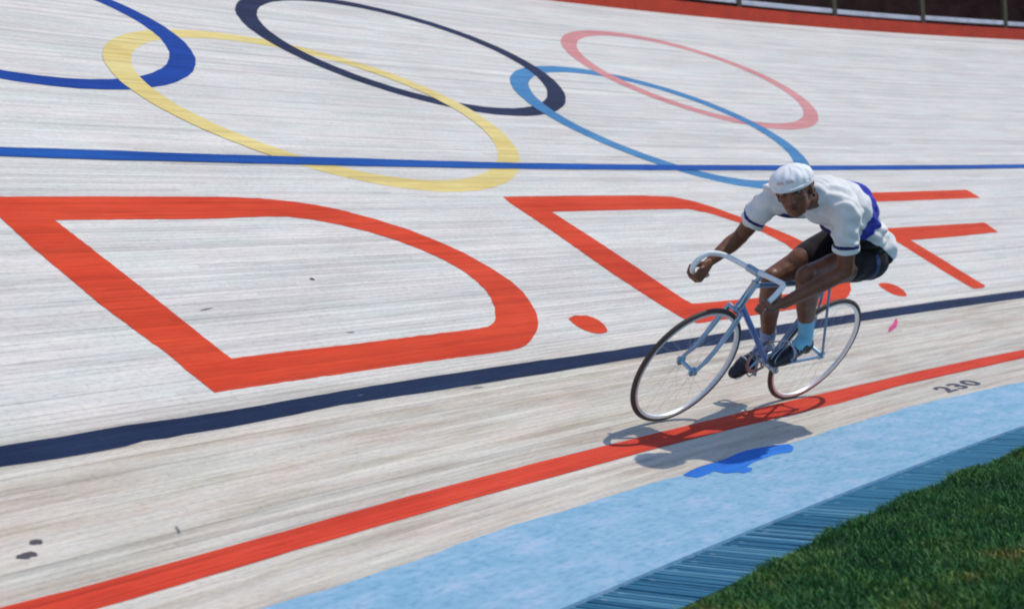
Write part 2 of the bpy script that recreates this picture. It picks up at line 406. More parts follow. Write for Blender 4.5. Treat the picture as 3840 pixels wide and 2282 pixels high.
def dens(poly, step=.03, closed=True, smooth=0):
    out_ = []
    n_ = len(poly)
    for i in range(n_):
        a_, b_ = np.array(poly[i]), np.array(poly[(i + 1) % n_])
        m_ = max(1, int(np.hypot(*(b_ - a_)) / step))
        for j in range(m_): out_.append(a_ + (b_ - a_) * j / m_)
    out_ = np.array(out_)
    out_ += nrg.normal(0, .0012, out_.shape)
    return [tuple(q) for q in out_]

line_sheet('line_marking', edge_fn(BLUE_L), edge_fn(BLUE_U), 'straight mid blue line running above the red letters', M_BLUE, .0045, seed=3)
line_sheet('line_marking', edge_fn(NAVY_L), edge_fn(NAVY_U), 'wide navy line running below the red letters', M_NAVY, seed=5)
line_sheet('line_marking', edge_fn(RED_L), edge_fn(RED_U), 'red line beneath the wheels of the bicycle', M_RED, seed=8)
line_sheet('line_marking', lambda s: 9.56 + 0 * s, lambda s: 9.585 + 0 * s, 'thin grey line just below the orange kick board', M_GREY, seed=2)  # narrow grey strip near the top of the banking
names_ = ['large orange red painted letter D at the left', 'orange red painted letter D behind the bicycle', 'orange red painted letter F at the right',
          'orange red painted full stop after the first letter D', 'orange red painted full stop below the letter F']
for (o_, i_), nm in zip(LETTERS, names_):
    poly_sheet('letter_marking', [dens(o_)] + ([dens(i_)] if i_ else []), nm, M_ORANGE)

rm = [M_RBLUE, M_RYEL, M_RBLK, M_RCYAN, M_RRED]
rl = ['dark blue painted ring cut by the left edge', 'yellow painted ring crossed by the blue line', 'near black painted ring at the top centre', 'pale blue painted ring reaching down behind the rider', 'faded pinkish red painted ring at the upper right']
for q, (cs, ct, ra, rb, ro) in enumerate(RINGS):
    th = np.linspace(0, 2 * math.pi, 200, endpoint=False)
    P2 = []
    for sg in (1, -1):
        a_, b_ = ra + sg * .076, rb + sg * .089
        jit = 1 + .0012 * np.sin(th * 23 + q) + .001 * np.sin(th * 51 + 2 * q)
        x_ = (a_ * np.cos(th) * math.cos(ro) - b_ * np.sin(th) * math.sin(ro)) * jit; y_ = (a_ * np.cos(th) * math.sin(ro) + b_ * np.sin(th) * math.cos(ro)) * jit
        P2.append(list(zip(cs + x_, ct + y_)))
    def hf(s, t, q=q, cs=cs, ct=ct):
        an = np.arctan2(t - ct, s - cs)
        if q % 2 == 0: return .0022 + 0 * s        # top row: constant coat
        # bottom row rings pass over the left neighbour low down and over the right neighbour on the right
        up = {1: [(-1, 1, 1), (1, -1, 0)], 3: []}
        rel = np.degrees(an) % 360
        # crossings of bottom ring with top rings: left side ~ (90..200), right side ~ (-20..90)
        over = np.zeros_like(rel)
        # left pair: upper crossing (near 80-120 deg) under, lower crossing (near 150-200) over
        over = np.where((rel > 138) & (rel < 230), 1.0, over)
        # right pair: upper crossing (60-100) under, lower crossing (0-45) over
        over = np.where((rel < 50) | (rel > 330), 1.0, over)
        return np.where(over > .5, .0034, .0012)
    poly_sheet('ring_marking', P2, rl[q], rm[q], hf=hf)

for a_, b_, w_ in SCUFF:
    a_, b_ = np.array(a_), np.array(b_); c_ = (a_ + b_) / 2; d_ = b_ - a_; w_ *= .62 if w_ < .01 else .85; L_ = np.hypot(*d_) / 2; d_ = d_ / (2 * L_); n_ = np.array([-d_[1], d_[0]])
    pl = [tuple(c_ + d_ * L_ * math.cos(t_) * (1 + rnd.uniform(-.2, .2)) + n_ * w_ * math.sin(t_) * (1 + rnd.uniform(-.25, .25))) for t_ in np.linspace(0, 2 * math.pi, 18, endpoint=False)]
    o = poly_sheet('stain_or_print_mark', [pl], None, M_STAIN if w_ > .01 else M_STAIN2, .0021)

poly_sheet('stain_or_print_mark', [[(2.873, 1.728), (2.94, 1.744), (3.052, 1.782), (3.165, 1.846), (3.225, 1.90), (3.19, 1.893), (3.088, 1.838), (2.97, 1.79)]], 'thin magenta print scratch added on the bare boards right of the rear wheel', paint_mat('magenta_streak', (.50, .06, .18), (.6, .09, .24), .3), .0021)  # a print scratch, added as a flat mark on the boards
# stencilled distance number
fc = bpy.data.curves.new('number_text', 'FONT'); fc.body = '230'; fc.size = 1; fc.space_character = 1.15; fc.offset = .03
fo_ = bpy.data.objects.new('number_text', fc); COL.objects.link(fo_)
bpy.context.view_layer.update()
me = bpy.data.meshes.new_from_object(fo_.evaluated_get(bpy.context.evaluated_depsgraph_get()))
bpy.data.objects.remove(fo_)
vv = np.array([v.co[:] for v in me.vertices]); ff = [tuple(p.vertices) for p in me.polygons]
vv[:, :2] -= vv[:, :2].min(0); vv[:, 0] /= vv[:, 0].max(); vv[:, 1] /= vv[:, 1].max()
# break the strokes like a worn stencil
ncut = []
for f in ff:
    ncut.append(f)
s_, t_ = 2.02 + vv[:, 0] * .44, .735 + vv[:, 1] * .125
o = mk('number_marking', surf(s_, t_, .002), ncut, M_NUM, track, np.stack([s_, t_], -1))
o['label'] = 'stencilled dark number 230 beside the pale blue band'

# ------------------------------------------------------------------ pale blue band at the foot of the banking
bu = edge_fn(BAND_U)
s = np.arange(S0, S1, .06)
hi_ = bu(s) + wob(s, 9, .012)
V = list(surf(s, np.full(len(s), -.004), -.03)) + list(surf(s, np.full(len(s), -.004), .001)) + list(surf(s, np.full(len(s), .2), .002)) + list(surf(s, np.full(len(s), .45), .002)) + list(surf(s, hi_, .002))
U = [(a_, -.03) for a_ in s] + [(a_, 0) for a_ in s] + [(a_, .2) for a_ in s] + [(a_, .45) for a_ in s] + list(zip(s, hi_))
n_ = len(s)
F = [(j * n_ + i, j * n_ + i + 1, (j + 1) * n_ + i + 1, (j + 1) * n_ + i) for j in range(4) for i in range(n_ - 1)]
band = mk('apron', V, F, M_BAND, None, np.array(U), smooth=False)
tag(band, 'pale blue painted concrete apron band along the foot of the banking', kind='structure')
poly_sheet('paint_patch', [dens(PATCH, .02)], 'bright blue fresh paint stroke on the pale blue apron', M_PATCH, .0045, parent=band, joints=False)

# ------------------------------------------------------------------ dark blue cross boards between apron and turf
walk = empty('boardwalk')
tag(walk, 'strip of short dark blue cross boards between the apron and the turf', kind='structure')
mesh_variants = []
for v_ in range(5):
    bm = bmesh.new()
    bmesh.ops.create_cube(bm, size=1)
    w_, l_, h_ = .0225 + rnd.uniform(-.0012, .0008), .355, .022
    for vt in bm.verts: vt.co = Vector((vt.co.x * w_, vt.co.y * l_ - l_ / 2, vt.co.z * h_ - h_ / 2))
    bmesh.ops.bevel(bm, geom=bm.edges[:], offset=.001, segments=1, affect='EDGES')
    me = bpy.data.meshes.new('plank'); bm.to_mesh(me); bm.free()
    l = me.uv_layers.new(name='st')
    for lp in me.loops:
        co = me.vertices[lp.vertex_index].co; l.data[lp.index].uv = (co.x + v_ * .31, co.y + v_ * .7)
    me.materials.append(M_DKBL); mesh_variants.append(me)
mesh_tight = []
for me in mesh_variants:
    m2 = me.copy(); m2.materials[0] = M_DKBL2; mesh_tight.append(m2)
sv = -3.0
wp = .0265
first_peach = True
while sv < 4.0:
    ph = sv / R0
    me = rnd.choice(mesh_variants if sv + rnd.uniform(-.25, .25) < -.7 else mesh_tight)
    if 1.44 < sv < 1.50 and first_peach:
        me = me.copy(); me.materials.clear(); me.materials.append(M_PEACH); first_peach = False
        pe = True
    else: pe = False
    o = bpy.data.objects.new('plank', me)
    rr_ = R0 + .034 + rnd.uniform(-.004, .002)
    o.location = (rr_ * math.sin(ph), rr_ * math.cos(ph) - R0, -.010 + rnd.uniform(-.0015, .0005))
    tight = min(1, max(0, (sv + .75) / .35)) if not (1.05 < sv < 1.1) else 0
    o.scale = (.86 + .295 * tight, 1, 1)
    o.rotation_euler = (rnd.uniform(-.004, .004), rnd.uniform(-.02, .02) * (1 - tight * .8), -ph + rnd.uniform(-.010, .010) * (1 - tight * .9))
    if pe: o['label'] = 'single peach coloured cross board'
    o.parent = walk; COL.objects.link(o)
    sv += wp
pts_ = [(R0 + .06, -.045), (R0 - .45, -.045)]
s = np.arange(-4.2, 10, .25)
V = [(r_ * math.sin(a_ / R0), r_ * math.cos(a_ / R0) - R0, z_) for r_, z_ in pts_ for a_ in s]
n_ = len(s)
mk('joist', V, [(i, n_ + i, n_ + i + 1, i + 1) for i in range(n_ - 1)], M_SUB, walk)

# ------------------------------------------------------------------ turf with real blades
def blades(n, x0, x1, depth, name, hscale=1):
    sx = nrg.uniform(x0, x1, n)
    dd = nrg.uniform(0, 1, n) ** 1.25 * depth
    edge_s = [-1.925, -1.58, -1.155, -.904, -.692, -.308, .238, .779, 1.5, 4]
    edge_r = [-.345, -.318, -.285, -.288, -.283, -.278, -.258, -.29, -.28, -.28]
    e = np.interp(sx, edge_s, edge_r) - .030 + .008 * np.sin(sx * 11) + .006 * np.sin(sx * 29 + 1) + .007 * nrg.normal(size=n)
    rho = R0 + e - dd
    ph = sx / R0
    px, py = rho * np.sin(ph), rho * np.cos(ph) - R0
    clump = .5 + .5 * np.sin(px * 7.3 + 1.3 * np.sin(py * 5.1)) * np.sin(py * 8.9 + 1.7 * np.sin(px * 4.3))
    H = (.014 + .018 * nrg.random(n)) * (.7 + .6 * clump) * hscale
    H *= np.clip(1.25 - dd * 3, 1, 1.25)
    az = nrg.uniform(0, 2 * np.pi, n); lean = H * nrg.uniform(.15, 1.1, n)
    wd = nrg.uniform(.0014, .0028, n) * (1 if hscale == 1 else 1.8)
    la = nrg.uniform(0, 2 * np.pi, n)
    z0 = np.full(n, -.011)
    wx, wy = np.cos(az) * wd, np.sin(az) * wd
    lx, ly = np.cos(la) * lean, np.sin(la) * lean
    P0 = np.stack([px - wx, py - wy, z0], -1); P1 = np.stack([px + wx, py + wy, z0], -1)
    P2 = np.stack([px + wx * .8 + lx * .35, py + wy * .8 + ly * .35, z0 + H * .6], -1)
    P3 = np.stack([px - wx * .8 + lx * .35, py - wy * .8 + ly * .35, z0 + H * .6], -1)
    P4 = np.stack([px + lx, py + ly, z0 + H], -1)
    V = np.stack([P0, P1, P2, P3, P4], 1).reshape(-1, 3)
    b_ = np.arange(n) * 5
    me = bpy.data.meshes.new(name)
    me.vertices.add(n * 5); me.vertices.foreach_set('co', V.ravel())
    li = np.stack([b_, b_ + 1, b_ + 2, b_ + 3, b_ + 3, b_ + 2, b_ + 4], 1).ravel()
    me.loops.add(len(li)); me.loops.foreach_set('vertex_index', li.astype(np.int32))
    me.polygons.add(n * 2)
    ls = np.stack([np.arange(n) * 7, np.arange(n) * 7 + 4], 1).ravel(); me.polygons.foreach_set('loop_start', ls.astype(np.int32))
    me.update(calc_edges=True)
    at = me.attributes.new('tone', 'FLOAT', 'POINT'); tn = np.repeat(nrg.random(n), 5); at.data.foreach_set('value', tn.astype(np.float32))
    me.materials.append(M_BLADE)
    o = bpy.data.objects.new(name, me); COL.objects.link(o)
    return o
g = blades(300000, -3.2, 3.2, 2.0, 'grass')
tag(g, 'short dark green grass with yellowed patches beside the blue cross boards', 'grass', kind='stuff')
# soil bank under the blades
s = np.arange(-6, 12, .2)
pr = [(R0 - .312, -.03), (R0 - .322, -.0085), (R0 - .42, -.008), (R0 - 4.0, -.008), (R0 - 9, -.074)]
V = [(r_ * math.sin(a_ / R0), r_ * math.cos(a_ / R0) - R0, z_) for r_, z_ in pr for a_ in s]; n_ = len(s)
tf = mk('turf', V, [(j * n_ + i, (j + 1) * n_ + i, (j + 1) * n_ + i + 1, j * n_ + i + 1) for j in range(4) for i in range(n_ - 1)], M_TURF, smooth=True)
tag(tf, 'dark turf ground under the grass', kind='structure')

# ------------------------------------------------------------------ outer fence and stand
M_RAILW = plain('white_rail_paint', (.62, .62, .66), .5, .3, .18, 6)
M_POST = plain('olive_post_paint', (.07, .055, .025), .6, .3, .2, 20)
M_KICK = plain('orange_kick_board_paint', (.52, .040, .010), .6, .3, .14, 5)
M_STAND = plain('maroon_brown_terrace', (.035, .014, .012), .9, .1, .5, 2.5)
TZ = surf(0, 9.80)[2]; TR = surf(0, 9.80)[1]

def arc_box(name, sa, sb, r0, r1, z0, z1, mat, parent, step=.4):
    s = np.linspace(sa, sb, max(2, int((sb - sa) / step) + 1)); n_ = len(s)
    V = []
    for r_, z_ in ((r0, z0), (r0, z1), (r1, z1), (r1, z0)):
        V += [((R0 + r_) * math.sin(a_ / R0), (R0 + r_) * math.cos(a_ / R0) - R0, z_) for a_ in s]
    F = [(j * n_ + i, j * n_ + i + 1, ((j + 1) % 4) * n_ + i + 1, ((j + 1) % 4) * n_ + i) for j in range(4) for i in range(n_ - 1)]
    F += [(0, n_, 2 * n_, 3 * n_), (n_ - 1, 4 * n_ - 1, 3 * n_ - 1, 2 * n_ - 1)]
    return mk(name, V, F, mat, parent)

fence = empty('fence'); fence.location = (0, 0, 0)
tag(fence, 'low fence at the rim of the track with orange kick board and white rails', 'fence')
seg_l = 3.2
for q in range(int((S1 - S0) / seg_l)):
    a_ = 10.03 - seg_l * 5 + q * seg_l
    if a_ > S1 - 1: break
    arc_box('kick_board', a_ + .002, a_ + seg_l - .002, TR, TR + .03, TZ - .03, TZ + .185, M_KICK, fence)
for q in range(26):
    a_ = 10.03 - 1.57 * 9 + q * 1.57
    if a_ > S1 - 1: break
    arc_box('post', a_ - .035, a_ + .035, TR + .10, TR + .17, TZ - .1, TZ + 1.05, M_POST, fence, 1)
    arc_box('rail', a_ + .037, a_ + 1.57 - .037, TR + .11, TR + .15, TZ + .255 + .01 * math.sin(q * 2), TZ + .325 + .01 * math.sin(q * 2), M_RAILW, fence)
    arc_box('rail', a_ + .037, a_ + 1.57 - .037, TR + .11, TR + .15, TZ + .92, TZ + 1.0, M_RAILW, fence)
stand = empty('grandstand')
tag(stand, 'dark maroon terrace steps rising behind the outer fence', kind='structure')
zz, rr2 = TZ - .12, TR + .03
arc_box('step', S0, S1 + 8, rr2, rr2 + 1.0, zz - .3, zz, M_STAND, stand, 1)
for q in range(9):
    arc_box('step', S0, S1 + 8, rr2 + 1.0 + q * .7, rr2 + 1.7 + q * .7, zz - .3, zz + (q + 1) * .42, M_STAND, stand, 1)

# ------------------------------------------------------------------ bicycle (local frame: x forward, y left, z up in the plane of the leaning bicycle; origin = rear tyre contact)
BM = Matrix(((-0.99586866, -0.08535624, -0.03102099), (0.08678633, -0.79377074, -0.60199496), (0.02676046, -0.60220011, 0.79789726))).to_4x4()
BM.translation = Vector((1.023010, 1.139118, 0.181681)) + BM.to_3x3() @ Vector((0, 0, .004))

M_TYRE = plain('tyre_rubber', (.075, .050, .040), .6, .3, .2, 60)
M_RIM = plain('polished_rim_alloy', (.74, .75, .74), .35, .5, .04, 20, .35)
M_SPOKE = plain('spoke_steel', (.45, .48, .52), .35, .5, .05, 20, .6)
M_FRAME = plain('pale_steel_blue_enamel', (.17, .27, .40), .3, .5, .08, 8, .35)
M_DTUBE = plain('bright_blue_enamel', (.06, .18, .48), .3, .5, .08, 8, .1)
M_CHROME = plain('blued_chrome', (.34, .42, .50), .25, .5, .06, 8, .7)
M_HUB = plain('hub_alloy', (.30, .48, .60), .3, .5, .1, 8, .6)
M_TAPE = plain('white_bar_tape', (.80, .80, .79), .7, .3, .08, 60, 0, .001)
M_BLK = plain('black_leather', (.012, .012, .018), .42, .4, .3, 40, 0, .001)
M_CHAIN = plain('greasy_chain_steel', (.20, .17, .15), .45, .5, .3, 90, .7)
M_STRAP = plain('pale_toe_strap', (.40, .42, .50), .5, .4, .1, 40)

def frame_from(d):
    d = Vector(d).normalized(); a = Vector((0, 0, 1)) if abs(d.z) < .9 else Vector((1, 0, 0))
    u = d.cross(a).normalized(); return u, d.cross(u).normalized(), d

def tube_bm(bm, pts, rad, n=12, closed=False, caps=True, sx=1):
    pts = [Vector(p) for p in pts]; N = len(pts)
    if not hasattr(rad, '__len__'): rad = [rad] * N
    rings = []; pu = None
    for i, p in enumerate(pts):
        if closed: d = pts[(i + 1) % N] - pts[i - 1]
        else: d = pts[min(i + 1, N - 1)] - pts[max(i - 1, 0)]
        d.normalize()
        if pu is None: u, v, _ = frame_from(d)
        else:
            u = (pu - d * pu.dot(d)).normalized(); v = d.cross(u)
        pu = u
        rings.append([bm.verts.new(p + (u * math.cos(a) * sx + v * math.sin(a)) * rad[i]) for a in [2 * math.pi * k_ / n for k_ in range(n)]])
    for i in range(N if closed else N - 1):
        A_, B_ = rings[i], rings[(i + 1) % N]
        for k_ in range(n): bm.faces.new((A_[k_], A_[(k_ + 1) % n], B_[(k_ + 1) % n], B_[k_]))
    if caps and not closed:
        bm.faces.new(rings[0][::-1]); bm.faces.new(rings[-1])

def fin(name, bm, mat, parent, smooth=True, mats=None):
    bmesh.ops.recalc_face_normals(bm, faces=bm.faces[:])
    me = bpy.data.meshes.new(name); bm.to_mesh(me); bm.free()
    if smooth:
        me.polygons.foreach_set('use_smooth', [True] * len(me.polygons))
        try: me.set_sharp_from_angle(angle=math.radians(40))
        except Exception: pass
    for m in (mats or [mat]): me.materials.append(m)
    o = bpy.data.objects.new(name, me); COL.objects.link(o)
    if parent: o.parent = parent
    return o

def tube(name, pts, rad, mat, parent, n=12, **kw):
    bm = bmesh.new(); tube_bm(bm, pts, rad, n, **kw); return fin(name, bm, mat, parent)

def spline(pts, m=8):
    P_ = [Vector(p) for p in pts]; out_ = []
    for i in range(len(P_) - 1):
        p0, p1, p2, p3 = P_[max(i - 1, 0)], P_[i], P_[i + 1], P_[min(i + 2, len(P_) - 1)]
        for j in range(m):
            t_ = j / m
            out_.append(.5 * ((2 * p1) + (p2 - p0) * t_ + (2 * p0 - 5 * p1 + 4 * p2 - p3) * t_ ** 2 + (-p0 + 3 * p1 - 3 * p2 + p3) * t_ ** 3))
    out_.append(P_[-1]); return out_

bike = empty('track_bicycle', BM)
tag(bike, 'pale blue track bicycle with white taped drop bars leaning into the bend', 'bicycle')
WR = .334
def circ(c, r, n=72, y=0):
    return [Vector((c[0] + r * math.cos(a), y, c[1] + r * math.sin(a))) for a in [2 * math.pi * k_ / n for k_ in range(n)]]
FHUB, RHUB = (1.033, .336), (.006, .336)
for hub_c, hw, label in ((FHUB, .05, 'front'), (RHUB, .055, 'rear')):
    wh = bpy.data.objects.new('wheel', None); COL.objects.link(wh); wh.parent = bike
    wh.empty_display_size = .1
    tube('tyre', circ(hub_c, WR - .010), .0108, M_TYRE, wh, 12, closed=True)
    bm = bmesh.new()
    n_ = 72; prof2 = [(WR - .021, -.0105), (WR - .021, .0105), (WR - .034, .008), (WR - .036, 0), (WR - .034, -.008)]
    rg = []
    for i in range(n_):
        a = 2 * math.pi * i / n_
        rg.append([bm.verts.new((hub_c[0] + r_ * math.cos(a), y_, hub_c[1] + r_ * math.sin(a))) for r_, y_ in prof2])
    for i in range(n_):
        for j in range(5): bm.faces.new((rg[i][j], rg[i][(j + 1) % 5], rg[(i + 1) % n_][(j + 1) % 5], rg[(i + 1) % n_][j]))
    fin('rim', bm, M_RIM, wh)
    bm = bmesh.new()
    tube_bm(bm, [(hub_c[0], y_, hub_c[1]) for y_ in (-hw - .012, -hw, -hw + .001, -hw + .010, -hw + .012, -.02, .02, hw - .012, hw - .010, hw - .001, hw, hw + .012)],
            [.009, .009, .026, .026, .012, .011, .011, .012, .026, .026, .009, .009], 16)
    fin('hub', bm, M_HUB, wh)
    bm = bmesh.new()
    for i in range(32):
        a = 2 * math.pi * (i + .5) / 32; sd = 1 if i % 2 else -1; b_ = a + (.9 if (i // 2) % 2 else -.9)
        tube_bm(bm, [(hub_c[0] + .021 * math.cos(b_), sd * (hw - .004), hub_c[1] + .021 * math.sin(b_)), (hub_c[0] + (WR - .034) * math.cos(a), sd * .002, hub_c[1] + (WR - .034) * math.sin(a))], .0005, 4)
    fin('spokes', bm, M_SPOKE, wh)

HTb, HTt = Vector((.868, 0, .672)), Vector((.832, 0, .812))
BB = Vector((.388, 0, .288)); STt = Vector((.235, 0, .80))
bm = bmesh.new(); tube_bm(bm, [HTb, HTb.lerp(HTt, .04), HTb.lerp(HTt, .1), HTb.lerp(HTt, .9), HTb.lerp(HTt, .96), HTt], [.023, .023, .0185, .0185, .023, .023], 16)
fin('head_tube', bm, M_CHROME, bike)
tube('down_tube', [HTb.lerp(HTt, .12), BB], [.0155, .0155], M_DTUBE, bike)
tube('top_tube', [HTb.lerp(HTt, .85), STt - Vector((0, 0, .01))], .013, M_FRAME, bike)
tube('seat_tube', [BB, STt + (STt - BB).normalized() * .03], .0145, M_FRAME, bike)
for sd in (-1, 1):
    tube('chain_stay', spline([BB + Vector((-.02, sd * .02, 0)), (.25, sd * .038, .305), (RHUB[0], sd * .056, RHUB[1])], 5), .0085, M_FRAME, bike, 10)
    tube('seat_stay', [STt + Vector((0, sd * .014, -.01)), (RHUB[0], sd * .056, RHUB[1])], .0075, M_FRAME, bike, 10)
tube('bottom_bracket', [BB + Vector((0, -.036, 0)), BB + Vector((0, .036, 0))], .021, M_CHROME, bike, 16)
bm = bmesh.new()
crn = Vector((.885, 0, .655))
tube_bm(bm, [HTb, crn], .017, 12)
tube_bm(bm, [crn + Vector((0, -.045, 0)), crn + Vector((0, .045, 0))], .013, 12)
for sd in (-1, 1):
    tube_bm(bm, spline([crn + Vector((0, sd * .040, .004)), (.912, sd * .047, .57), (.950, sd * .050, .46), (.992, sd * .052, .385), (FHUB[0], sd * .054, FHUB[1])], 6), [.0135] * 10 + [.0115] * 8 + [.0085] * 7, 12)
    tube_bm(bm, [(FHUB[0], sd * .050, FHUB[1]), (FHUB[0], sd * .064, FHUB[1])], .012, 12)
fin('fork', bm, M_CHROME, bike)
# stem + bars
bm = bmesh.new(); clampc = Vector((.905, 0, .882))
tube_bm(bm, [HTt, HTt + (HTt - HTb).normalized() * .055], .0125, 14)
tube_bm(bm, [HTt + (HTt - HTb).normalized() * .05, clampc], [.015, .014], 14)
tube_bm(bm, [clampc + Vector((.004, -.03, -.003)), clampc + Vector((-.004, .03, .003))], .019, 14)
fin('stem', bm, M_CHROME, bike)
BARL = [(.905, 0, .882), (.892, .07, .898), (.881, .135, .911), (.884, .166, .918), (.897, .180, .910), (.925, .187, .878), (.955, .19, .840), (.972, .19, .812), (.974, .19, .790)]
BARR = [(.905, 0, .882), (.915, -.06, .874), (.927, -.12, .866), (.952, -.155, .864), (.998, -.175, .862), (1.038, -.186, .849), (1.066, -.19, .821), (1.078, -.19, .788), (1.072, -.19, .756), (1.035, -.19, .731), (.99, -.19, .726), (.955, -.19, .727)]
bl, br = spline(BARL, 5), spline(BARR, 5)
tube('handlebar', bl[::-1] + br[1:], .0128, M_TAPE, bike, 14)
for e_, d_ in ((BARR[-1], Vector((-1, 0, 0))),):
    tube('bar_plug', [Vector(e_), Vector(e_) + d_ * .012], [.0145, .010], M_DTUBE, bike, 12)
# saddle
bm = bmesh.new()
sec = [(.335, .014, .012), (.30, .019, .020), (.24, .024, .026), (.18, .040, .032), (.12, .065, .034), (.07, .074, .032), (.045, .06, .02)]
rg = []
for x_, w_, h_ in sec:
    rg.append([bm.verts.new((x_, w_ * math.cos(a), .925 + (.012 if x_ < .1 else 0) + h_ * (math.sin(a) if math.sin(a) > 0 else .55 * math.sin(a)) - .01)) for a in [2 * math.pi * k_ / 14 for k_ in range(14)]])
for i in range(len(rg) - 1):
    for k_ in range(14): bm.faces.new((rg[i][k_], rg[i][(k_ + 1) % 14], rg[i + 1][(k_ + 1) % 14], rg[i + 1][k_]))
bm.faces.new(rg[0]); bm.faces.new(rg[-1])
fin('saddle', bm, M_BLK, bike)
tube('seat_post', [STt, (.195, 0, .912)], .0125, M_CHROME, bike)
# drivetrain
CV = Vector((.078, 0, .145))
LP = BB + CV + Vector((0, .13, 0)); RP = BB - CV + Vector((0, -.13, 0))
def crank(y_, v):
    bm = bmesh.new()
    tube_bm(bm, [BB + Vector((0, y_ * .03, 0)), BB + Vector((0, y_ * .075, 0))], .015, 12)
    a_ = BB + Vector((0, y_ * .070, 0)); b_ = BB + v + Vector((0, y_ * .078, 0))
    tube_bm(bm, [a_, a_.lerp(b_, .1), b_.lerp(a_, .08), b_], [.016, .012, .0095, .012], 10)
    return fin('crank_arm', bm, M_CHROME, bike)
crank(1, CV); crank(-1, -CV)
bm = bmesh.new(); nT = 49; yc = -.048
for rr_, tw in ((.098, 1), ):
    outer = []
    for i in range(nT * 2):
        a = math.pi * i / nT; r_ = rr_ + (.004 if i % 2 else -.003)
        outer.append((math.cos(a) * r_, math.sin(a) * r_))
    ino = [(math.cos(math.pi * i / nT) * .082, math.sin(math.pi * i / nT) * .082) for i in range(nT * 2)]
    vs = [[bm.verts.new((BB.x + q[0], yc + dy, BB.z + q[1])) for q in L_] for L_, dy in ((outer, .0015), (ino, .0015), (ino, -.0015), (outer, -.0015))]
    for j in range(4):
        for i in range(nT * 2): bm.faces.new((vs[j][i], vs[j][(i + 1) % (nT * 2)], vs[(j + 1) % 4][(i + 1) % (nT * 2)], vs[(j + 1) % 4][i]))
for i in range(5):
    a = 2 * math.pi * i / 5 + .3
    tube_bm(bm, [(BB.x + .015 * math.cos(a), yc, BB.z + .015 * math.sin(a)), (BB.x + .084 * math.cos(a), yc, BB.z + .084 * math.sin(a))], [.008, .005], 6)
fin('chainring', bm, M_CHROME, bike, smooth=False)
rc = .030
loop = []
for i in range(15): a = math.radians(-84 + 168 * i / 14); loop.append((BB.x + .101 * math.cos(a), yc, BB.z + .101 * math.sin(a)))
for i in range(9): a = math.radians(100 + 160 * i / 8); loop.append((RHUB[0] + rc * math.cos(a), yc, RHUB[1] + rc * math.sin(a)))
dl = []
for i in range(len(loop)):
    a_, b_ = Vector(loop[i]), Vector(loop[(i + 1) % len(loop)]); m_ = max(1, int((b_ - a_).length / .0127))
    for j in range(m_): dl.append(a_.lerp(b_, j / m_))
tube('chain', dl, [.0042 if i % 2 else .0032 for i in range(len(dl))], M_CHAIN, bike, 6, closed=True)
tube('sprocket', [(RHUB[0], yc - .002, RHUB[1]), (RHUB[0], yc + .002, RHUB[1])], rc, M_CHAIN, bike, 20)

def foot_axes(heel, toe):
    f_ = (Vector(toe) - Vector(heel)).normalized(); l_ = Vector((0, 1, 0)); u_ = f_.cross(l_).normalized(); l_ = u_.cross(f_)
    return f_, l_, u_
for P_, hl, to in ((LP, (.300, .115, .478), (.570, .125, .392)), (RP, (.225, -.115, .285), (.445, -.125, .115))):
    f_, l_, u_ = foot_axes(hl, to)
    bm = bmesh.new(); sgn = 1 if P_.y > 0 else -1
    tube_bm(bm, [P_ - Vector((0, sgn * .052, 0)), P_ + Vector((0, sgn * .045, 0))], .0075, 8)
    for dx in (-.028, .028):
        tube_bm(bm, [P_ + f_ * dx - l_ * .045, P_ + f_ * dx + l_ * .045], .004, 6)
    for dy in (-.045, .045):
        tube_bm(bm, [P_ - f_ * .028 + l_ * dy, P_ + f_ * .028 + l_ * dy], .004, 6)
    pd = fin('pedal', bm, M_CHROME, bike)
    # toe clip cage and strap
    bm = bmesh.new()
    for dy in (-.018, .018):
        tube_bm(bm, spline([P_ + f_ * .03 + l_ * dy, P_ + f_ * .085 + l_ * dy * .9, P_ + f_ * .105 + l_ * dy * .7 + u_ * .03, P_ + f_ * .07 + l_ * dy * .5 + u_ * .075, P_ + f_ * .02 + l_ * dy * .3 + u_ * .094], 4), .0025, 6)
    o = fin('toe_clip', bm, M_CHROME, bike)
    lp = [P_ + l_ * (.052 * math.cos(a)) + u_ * (.048 + .052 * math.sin(a)) + f_ * .012 for a in [2 * math.pi * k_ / 24 for k_ in range(24)]]
    tube('toe_strap', lp, .0048, M_STRAP, bike, 6, closed=True)

# ------------------------------------------------------------------ rider
def cap_bm(bm, p0, p1, r0, r1, n=16, m=5):
    """tapered capsule, closed"""
    p0, p1 = Vector(p0), Vector(p1); d = p1 - p0; L_ = d.length; u, v, w = frame_from(d)
    rings = []
    prs = [(-math.cos(a) * r0, math.sin(a) * r0) for a in [math.pi / 2 * i / m for i in range(1, m)]] + [(0, r0), (L_, r1)] + [(L_ + math.sin(a) * r1, math.cos(a) * r1) for a in [math.pi / 2 * i / m for i in range(1, m)]]
    for h_, r_ in prs:
        rings.append([bm.verts.new(p0 + w * h_ + (u * math.cos(a) + v * math.sin(a)) * r_) for a in [2 * math.pi * k_ / n for k_ in range(n)]])
    for i in range(len(rings) - 1):
        for k_ in range(n): bm.faces.new((rings[i][k_], rings[i][(k_ + 1) % n], rings[i + 1][(k_ + 1) % n], rings[i + 1][k_]))
    bm.faces.new(rings[0][::-1]); bm.faces.new(rings[-1])

